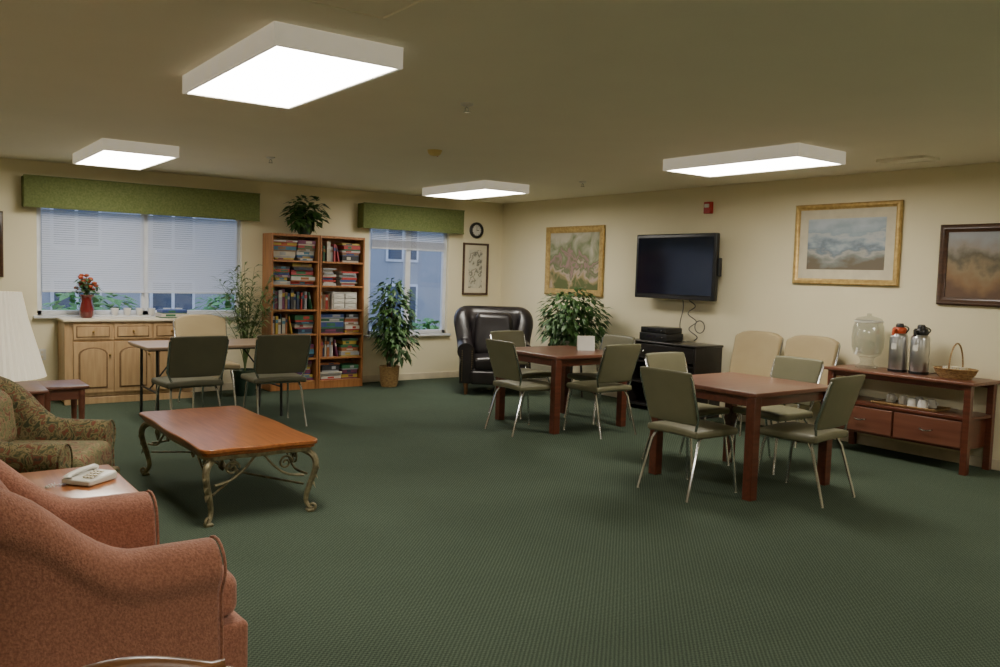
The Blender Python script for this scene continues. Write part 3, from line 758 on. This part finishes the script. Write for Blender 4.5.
# ------------------------------------------------------------------ coffee table
ct = thing("coffee_table", "polished orange-brown coffee table with ornate scrolled metal legs", "coffee table", (-5.65, -4.62, 0))
def scallop(hw, hl, c, k=5):
    pts = []
    for sx, sy in ((1, -1), (1, 1), (-1, 1), (-1, -1)):
        arc = [(sx * (hw - c + c * math.cos(a)) , sy * (hl - c + c * math.sin(a))) for a in [pi / 2 * i / k for i in range(k + 1)]]
        if sx * sy > 0: pts += arc
        else: pts += arc[::-1]
    out = []
    n = len(pts)
    for i, p in enumerate(pts):
        out.append(p); q = pts[(i + 1) % n]; L = math.hypot(q[0] - p[0], q[1] - p[1])
        if L > .3:
            for j in range(1, 24):
                t = j / 24; x = p[0] + (q[0] - p[0]) * t; y = p[1] + (q[1] - p[1]) * t
                b = .5 * (.012 * (1 - math.cos(2 * pi * t)) * .5 + .010 * math.cos(4 * pi * t) - .010)
                if abs(q[0] - p[0]) < 1e-6: x += b * (1 if p[0] > 0 else -1)
                else: y += b * (1 if p[1] > 0 else -1)
                out.append((x, y))
    return out
tb = MB(); tb.prism(scallop(.36, .75, .06), .425, .452); tb.prism(scallop(.345, .735, .05), .405, .425)
part(ct, "table_top", tb, ['coffee'], .006)
sk = MB(); sk.prism(scallop(.33, .72, .05), .38, .405); part(ct, "metal_rim", sk, ['iron'], .004)
def bez(p, n=10):
    out = []
    P = [Vector(x) for x in p]
    for i in range(len(P) - 1):
        a = P[max(i - 1, 0)]; b = P[i]; c = P[i + 1]; d = P[min(i + 2, len(P) - 1)]
        for k in range(n):
            t = k / n
            out.append(.5 * ((2 * b) + (c - a) * t + (2 * a - 5 * b + 4 * c - d) * t * t + (3 * b - a - 3 * c + d) * t ** 3))
    out.append(P[-1]); return out
def spiral(c, r0, turns, u, w, n=28, a0=0):
    c = Vector(c); u = Vector(u); w = Vector(w)
    return [c + (u * math.cos(a0 + t * turns * 2 * pi / n) + w * math.sin(a0 + t * turns * 2 * pi / n)) * r0 * (1 - .8 * t / n) for t in range(n + 1)]
for sx in (-1, 1):
    for sy in (-1, 1):
        dg = Vector((sx * .7, sy * .7, 0)); o = Vector((sx * .275, sy * .675, 0))
        def P(r, z): return o + dg * r + Vector((0, 0, z))
        g = MB()
        g.tube(bez([P(.00, .39), P(.07, .35), P(.085, .28), P(.045, .16), P(.025, .08), P(.045, .03), P(.075, .012)]), [.024 - .012 * i / 60 for i in range(61)], n=8)
        g.tube(spiral(P(.07, .034), .024, 1.2, dg.normalized(), (0, 0, 1), a0=-pi / 2), .008, n=6)
        g.rbox(P(.055, .010), (.05, .05, .02), .009)
        for k in range(3):
            leaf(g, P(.085 - k * .012, .33 - k * .06), (dg.x, dg.y, -2.2), .07, .035, droop=0)
        g.tube(spiral((o.x, o.y - sy * .13, .315), .050, 1.5, (0, 1, 0), (0, 0, 1), a0=0), .007, n=6)
        g.tube(spiral((o.x - sx * .11, o.y, .315), .046, 1.5, (1, 0, 0), (0, 0, 1), a0=0), .007, n=6)
        g.tube(bez([(o.x + dg.x * .04, o.y, .23), (o.x, o.y - sy * .12, .245), (o.x, o.y - sy * .22, .30), (o.x, o.y - sy * .34, .38)]), .008, n=6)
        g.tube(bez([(o.x, o.y + dg.y * .04, .23), (o.x - sx * .10, o.y, .245), (o.x - sx * .18, o.y, .30), (o.x - sx * .25, o.y, .38)]), .008, n=6)
        g.tube(spiral((o.x, o.y - sy * .40, .345), .035, 1.3, (0, -sy, 0), (0, 0, 1), a0=pi / 2), .006, n=6)
        part(ct, "leg", g, ['iron'], label="curved antique metal leg with scrollwork")
st = MB()
st.tube(bez([(-.28, -.68, .17), (0, -.3, .2), (.0, 0, .17), (0, .3, .2), (.28, .68, .17)]), .007, n=6); st.tube(bez([(.28, -.68, .17), (0, -.3, .2), (.0, 0, .17), (0, .3, .2), (-.28, .68, .17)]), .007, n=6)
st.lathe([(.0, .14), (.03, .17), (.02, .19), (0, .23)], n=12)
part(ct, "stretcher", st, ['iron'])

# ------------------------------------------------------------------ end tables, lamp, phone
def end_table(lab, loc, w, d, h, m, rot=0):
    e = thing("end_table", lab, "table", loc, rot)
    part(e, "table_top", MB().rbox((0, 0, h - .0125), (w, d, .025), .009, k=2, div=1), [m])
    a = MB(); i, j = w / 2 - .04, d / 2 - .04
    a.box(-i, i, -j, -j + .018, h - .11, h - .025).box(-i, i, j - .018, j, h - .11, h - .025).box(-i, -i + .018, -j, j, h - .11, h - .025).box(i - .018, i, -j, j, h - .11, h - .025)
    part(e, "apron", a, [m], .002)
    part(e, "lower_shelf", MB().box(-i, i, -j, j, .14, .16), [m], .003)
    for sx in (-1, 1):
        for sy in (-1, 1):
            part(e, "leg", MB().lathe([(.014, 0), (.02, .05), (.026, .12), (.018, .2), (.025, h - .14), (.026, h - .03)], (sx * (i - .01), sy * (j - .01), 0), n=12), [m])
    return e
end_table("polished reddish-brown end table holding a telephone", (-6.88, -6.02, 0), .64, .70, .50, 'coffee', .0)
end_table("reddish-brown lamp table beside the floral armchair", (-6.82, -3.45, 0), .55, .55, .62, 'cherrytop')
end_table("small reddish side table near the lamp", (-6.34, -2.85, 0), .34, .42, .55, 'cherrytop')
ph = thing("telephone", "white corded desk telephone on end table", "telephone", (-6.71, -6.00, .501), -.9)
ph.scale = (.82, .82, .55)
part(ph, "body", MB().rbox((0, 0, .025), (.19, .22, .045), .012, fn=lambda p: (p.x, p.y, p.z + max(0, p.z - .02) * (p.y + .11) * 4)), ['plastw'])
part(ph, "handset", MB().tube(bez([(-.055, -.10, .06), (-.055, -.085, .075), (-.055, 0, .09), (-.055, .085, .088), (-.055, .10, .075)], 5), [.026, .027, .026, .022, .018, .018, .018, .018, .018, .018, .018, .018, .018, .018, .02, .022, .026, .027, .027, .026, .024], n=12), ['plastw'])
for i in range(3):
    for j in range(4): part(ph, "key", MB().rbox((.02 + i * .024, -.06 + j * .026, .062 + j * .008), (.016, .016, .012), .003, k=1, div=1), ['trim'])
part(ph, "cord", MB().tube([(-.06 - .05 * t / 60 + .008 * math.cos(t * 1.3), -.12 - .10 * math.sin(t / 20), .014 + .008 * math.sin(t * 1.3)) for t in range(60)], .002, n=5), ['plastw'])
lp = thing("table_lamp", "table lamp with white pleated tapered shade", "lamp", (-6.82, -3.46, .621))
part(lp, "base", MB().lathe([(.08, 0), (.085, .015), (.04, .03), (.03, .05), (.03, .06)], n=24), ['brass'])
part(lp, "pole", MB().lathe([(.01, .05), (.01, .62), (.016, .64), (0, .66)], n=12), ['brass'])
n = 160; pr = [(.29, .07), (.285, .09), (.235, .28), (.18, .48), (.15, .63), (.145, .66)]
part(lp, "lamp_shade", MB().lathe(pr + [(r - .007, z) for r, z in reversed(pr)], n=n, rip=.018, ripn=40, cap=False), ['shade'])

# wooden chair close by
wc_ = thing("wooden_chair", "walnut wooden chair with arched crest rail", "chair", (-7.17, -8.89, 0), pi)
cr = []
for i in range(17):
    u = i / 16 * 2 - 1; cr.append((u * .20, -.22 - .03 * (1 - u * u), .76 + .042 * math.cos(u * pi / 2) ** 1.2 + (.008 if abs(u) > .9 else 0)))
part(wc_, "crest_rail", MB().tube(cr, .020, n=10, flat=.8), ['woodchair'])
part(wc_, "seat", MB().rbox((0, 0, .42), (.43, .41, .04), .015), ['woodchair'])
for sx in (-1, 1):
    part(wc_, "leg", MB().tube([(sx * .18, -.18, 0), (sx * .19, -.19, .42), (sx * .20, -.22, .765)], [.018, .02, .016]), ['woodchair'])
    part(wc_, "leg", MB().tube([(sx * .18, .17, 0), (sx * .18, .17, .41)], [.016, .022]), ['woodchair'])
for k in range(4): part(wc_, "spindle", MB().tube([(-.12 + k * .08, -.19, .43), (-.12 + k * .08, -.24, .785)], .009), ['woodchair'])

# ------------------------------------------------------------------ TV stand with devices
ts = thing("media_console", "black wooden media console against the wall", "console", (-.015, -3.665, 0), R)
w, d, h = .50, .44, .80
part(ts, "top_panel", MB().rbox((0, -d / 2, h - .0125), (2 * w + .02, d + .02, .025), .008, k=2, div=1), ['blackwood'])
part(ts, "body", MB().box(-w, -w + .025, -d, 0, .0, h - .025).box(w - .025, w, -d, 0, 0, h - .025).box(-w + .025, w - .025, -.02, 0, .05, h - .025).box(-w + .025, w - .025, -d + .01, -.02, .05, .075), ['blackwood'], .002)
for z in (.32, .56): part(ts, "shelf", MB().box(-w + .025, w - .025, -d + .02, -.02, z - .01, z + .01), ['blackwood'], .002)
part(ts, "divider", MB().box(-.01, .01, -d + .02, -.02, .075, .31), ['blackwood'], .002)
dr = part(ts, "drawer", MB().box(-w + .03, w - .03, -d + .0, -d + .02, .60, .765), ['blackwood'], .003)
for sx in (-.25, .25): part(dr, "knob", MB().lathe([(.006, 0), (.006, .012), (.014, .018), (0, .026)], n=12, fn=lambda p, s=sx: (p.x + s, -d - p.z, p.y + .68)), ['chrome'])
def device(x, z, w, h, lab):
    e = thing("media_player", lab, "electronics", (-.03, -3.665 - x, z), R, "media players on the console")
    part(e, "casing", MB().rbox((0, -.19, h / 2), (w, .28, h), .006, k=1, div=1), ['black'])
    part(e, "display", MB().box(-w * .2, w * .1, -.3315, -.33, h * .4, h * .7), ['screen'], smooth=False)
    part(e, "button", MB().lathe([(.008, 0), (.008, .006), (0, .007)], n=12, fn=lambda p: (p.x + w * .35, -.33 - p.z, p.y + h * .5)), ['chrome'])
device(-.22, .801, .42, .085, "black disc player on top of console"); device(-.22, .887, .38, .065, "slim black player stacked on another player")
device(0, .331, .42, .08, "black receiver on console shelf")

# ------------------------------------------------------------------ buffet
bl = 1.27
BFY = -6.38
bf = thing("sideboard", "cherry wood sideboard with open shelf and two drawers", "sideboard", (-.02, BFY, 0), R)
w, d, h = bl / 2, .46, .75
part(bf, "top_panel", MB().rbox((0, -d / 2, h - .0125), (2 * w + .06, d + .04, .028), .008, k=2, div=1), ['cherrytop'])
for sx in (-1, 1):
    for y in (-d + .03, -.03):
        part(bf, "leg", MB().box(sx * (w - .03) - .027, sx * (w - .03) + .027, y - .027, y + .027, 0, h - .027), ['cherry'], .003)
part(bf, "apron", MB().box(-w + .06, w - .06, -d + .015, -d + .035, h - .07, h - .027).box(-w + .06, w - .06, -.03, -.01, h - .07, h - .027), ['cherry'], .002)
part(bf, "open_shelf", MB().box(-w + .01, w - .01, -d + .01, -.01, .44, .465), ['cherry'], .003)
part(bf, "drawer_case", MB().box(-w + .05, w - .05, -d + .03, -.01, .19, .44), ['cherry'], .002)
for sx in (-1, 1):
    xc = sx * (w - .05) / 2
    dr = part(bf, "drawer", MB().box(xc - w / 2 + .035, xc + w / 2 - .035, -d + .01, -d + .03, .21, .425), ['cherrytop'], .004)
    part(dr, "handle", MB().tube(bez([(xc - .05, -d + .01, .325), (xc - .045, -d - .015, .322), (xc, -d - .02, .315), (xc + .045, -d - .015, .322), (xc + .05, -d + .01, .325)], 4), .006, n=8), ['chrome'])
def on_buffet(x, y, z=.7525): return (-.02 + y, BFY - x, z)
# beverage dispenser
bd = thing("beverage_dispenser", "clear drink dispenser with domed lid on sideboard", "drink dispenser", on_buffet(-.40, -.22), R)
part(bd, "base", MB().lathe([(.095, 0), (.10, .015), (.06, .04), (.055, .07), (.07, .10)], n=28), ['clear'])
part(bd, "tank", MB().lathe([(.07, .10), (.115, .125), (.135, .19), (.14, .28), (.132, .37), (.115, .42), (.11, .415), (.127, .37), (.134, .28), (.13, .19), (.11, .135), (0, .115)], n=36), ['clear'])
part(bd, "lid", MB().lathe([(.118, .42), (.12, .435), (.10, .455), (.04, .47), (.02, .475), (.02, .495), (0, .497)], n=32), ['clear'])
part(bd, "lid_ring", MB().lathe([(.119, .415), (.124, .418), (.124, .43), (.119, .433)], n=36, cap=False), ['plastw'])
part(bd, "spigot", MB().tube([(0, -.12, .15), (0, -.18, .15), (0, -.185, .13)], .012).box(-.008, .008, -.175, -.165, .16, .19), ['plastw'])
# airpots
def airpot(x, y, lab, m):
    e = thing("airpot", lab, "coffee airpot", on_buffet(x, y), R, "coffee airpots on the sideboard")
    part(e, "body", MB().lathe([(.074, .02), (.077, .03), (.077, .30), (.07, .325), (.054, .34)], n=32), ['steel'])
    part(e, "base_ring", MB().lathe([(.0, .001), (.079, .001), (.08, .02), (.077, .022)], n=32), ['black'])
    part(e, "pump_head", MB().lathe([(.056, .335), (.06, .345), (.06, .375), (.05, .39), (0, .392)], n=24).tube([(0, -.04, .368), (0, -.085, .368), (0, -.10, .352), (0, -.102, .325)], .013), [m])
    part(e, "pump_button", MB().lathe([(.034, .388), (.034, .41), (.025, .425), (0, .427)], (0, .005, 0), n=20), ['black'])
    part(e, "carry_handle", MB().tube(bez([(-.058, 0, .345), (-.062, .035, .38), (0, .075, .40), (.062, .035, .38), (.058, 0, .345)], 5), .007), ['black'])
    part(e, "label_tag", MB().box(-.022, .022, -.0795, -.075, .2, .25), ['plastw'])
airpot(-.11, -.22, "stainless coffee airpot with orange pump lid", 'orange'); airpot(.08, -.22, "stainless coffee airpot with black pump lid", 'black')
# basket
bk = thing("handled_basket", "small wicker basket with tall handle on sideboard", "basket", on_buffet(.40, -.24), R)
part(bk, "bowl", MB().lathe([(.0, .004), (.11, 0), (.14, .04), (.155, .075), (.162, .08), (.15, .085), (.13, .04), (.10, .01)], n=32, rip=.015, ripn=16, fn=lambda p: (p.x * 1.1, p.y * .8, p.z)), ['basket'])
part(bk, "handle", MB().tube([(.0, .12 * math.cos(pi * i / 14), .07 + .22 * math.sin(pi * i / 14)) for i in range(15)], .007), ['basket'])
pkm = mat("packet_paper", (.6, .5, .3), .8, c2=(.7, .65, .5), scale=20)
for i in range(8):
    single("sweetener_packet", "small paper sweetener packet in wicker basket", "packet", MB().rbox((0, 0, .0), (.016, .07, .055), .004, k=1, div=1), [pkm if i % 3 else PM[9]], on_buffet(.40 - .08 + i * .022, -.24 + random.uniform(-.02, .02), .7515 + .070), R, "sweetener packets in the basket")
# cups on shelf & tray
tr = MB().rbox((0, 0, .006), (.56, .26, .012), .005, k=1, div=1); tr.tube([(-.28, -.13, .014), (.28, -.13, .014), (.28, .13, .014), (-.28, .13, .014)], .006, closed=True)
single("serving_tray", "pale woven serving tray on sideboard shelf", "tray", tr, ['basket'], on_buffet(.04, -.25, .4655), R)
def cup(x, y):
    e = thing("coffee_cup", "white coffee cup upside down on tray", "cup", on_buffet(x, y, .479), R, "white cups on the sideboard shelf")
    part(e, "cup_body", MB().lathe([(.042, 0), (.042, .01), (.036, .055), (.028, .07), (0, .07)], n=20), ['cup'])
    part(e, "handle", MB().tube([(.038 + .02 * math.sin(pi * i / 8), 0, .018 + .035 * i / 8) for i in range(9)], .004, n=6), ['cup']); return e
q = cup(-.02, -.25)
for x, y in ((.09, -.31), (.22, -.24), (.19, -.33), (-.14, -.24), (.09, -.2)): dup(q, on_buffet(x, y, .479))

# card on far table
cdh = MB().add([(-.09, 0, 0), (.09, 0, 0), (.09, .03, .15), (-.09, .03, .15), (-.09, .07, 0), (.09, .07, 0)], [(0, 1, 2, 3), (3, 2, 5, 4)])
single("tent_card", "white folded card standing on cherry table", "card", cdh, ['plastw'], (-1.62, -3.72, .7465), -.55, smooth=False, recalc=False)

# ------------------------------------------------------------------ outside
ext = mat("siding_bluegrey", (.36, .38, .41), .8, c2=(.33, .35, .38), scale=1)
bb = MB().box(-14, 24, 20, 20.4, -3.5, 4.2, 0)
bld = thing("neighbouring_building", "blue-grey sided building seen through the window", "building", (0, 0, 0))
part(bld, "facade", bb, [ext], smooth=False)
rf = MB().add([(-14.5, 19.5, 4.1), (24.5, 19.5, 4.1), (24.5, 24, 6.3), (-14.5, 24, 6.3)], [(0, 1, 2, 3)]); part(bld, "roof", rf, [mat("roof_shingle", (.09, .1, .12), .9)], smooth=False, recalc=False)
dp = mat("dark_pane", (.07, .09, .13), .1)
for i in range(12):
    x = -12 + i * 3.0
    for z in (-.6, 2.0):
        part(bld, "facade_window", MB().box(x, x + 1.3, 19.9, 19.98, z, z + 1.5, 0).box(x - .1, x + 1.4, 19.93, 19.99, z - .1, z, 1).box(x - .1, x + 1.4, 19.93, 19.99, z + 1.5, z + 1.6, 1).box(x - .1, x, 19.93, 19.99, z, z + 1.5, 1).box(x + 1.3, x + 1.4, 19.93, 19.99, z, z + 1.5, 1).box(x + .6, x + .7, 19.88, 19.9, z, z + 1.5, 1), [dp, 'vinylwin'], smooth=False)
gr = single("lawn", "dark green lawn outside the windows", "lawn", MB().box(-25, 30, .3, 40, -3.6, -3.5), [mat("grass", (.02, .05, .02), 1)], (0, 0, 0), smooth=False); gr["kind"] = "stuff"
treeleaf = mat("tree_leaf", (.07, .22, .05), .6, c2=(.13, .34, .09), scale=5)
def tree(x, y, z, rx, r, seed, lab):
    e = thing("tree", lab, "tree", (x, y, -3.498), 0, "shrubs outside the windows")
    part(e, "trunk", MB().tube([(0, 0, 0), (0, 0, 1.5), (0, .1, z + 3.3)], [.12, .1, .05]), ['bark'])
    fo = MB(); blob(fo, (0, 0, z + 3.5), (rx, r, r), 1500, .24, .14, seed); part(e, "foliage", fo, [treeleaf], recalc=False, smooth=False)
tree(-4.7, 5.0, .05, 1.05, 1.0, 21, "leafy green tree outside the window"); tree(-1.95, 5.4, .10, 1.15, 1.0, 22, "leafy green tree outside the window"); tree(2.7, 6.5, -.55, 1.1, 1.0, 24, "leafy green tree outside the window")

# ------------------------------------------------------------------ world (dusk sky)
wd = bpy.data.worlds.new("dusk"); bpy.context.scene.world = wd; wd.use_nodes = True
bg = wd.node_tree.nodes["Background"]; bg.inputs[0].default_value = (.50, .61, .87, 1); bg.inputs[1].default_value = 2.2

# ------------------------------------------------------------------ camera
yaw, pitch, roll, f, cx, cy = .9364, .0696, .0298, 844.2, -7.4682, -10.1632
fw = Vector((math.cos(yaw) * math.cos(pitch), math.sin(yaw) * math.cos(pitch), -math.sin(pitch)))
rt = Vector((math.sin(yaw), -math.cos(yaw), 0)); up = rt.cross(fw)
r2 = rt * math.cos(roll) + up * math.sin(roll); u2 = -rt * math.sin(roll) + up * math.cos(roll)
cd = bpy.data.cameras.new("camera"); cam = bpy.data.objects.new("camera", cd); col.objects.link(cam)
cam.matrix_world = Matrix.Translation((cx, cy, 1.5)) @ Matrix((r2, u2, -fw)).transposed().to_4x4()
cd.sensor_width = 36; cd.lens = f * 36 / 1000; cd.clip_start = .05
bpy.context.scene.camera = cam
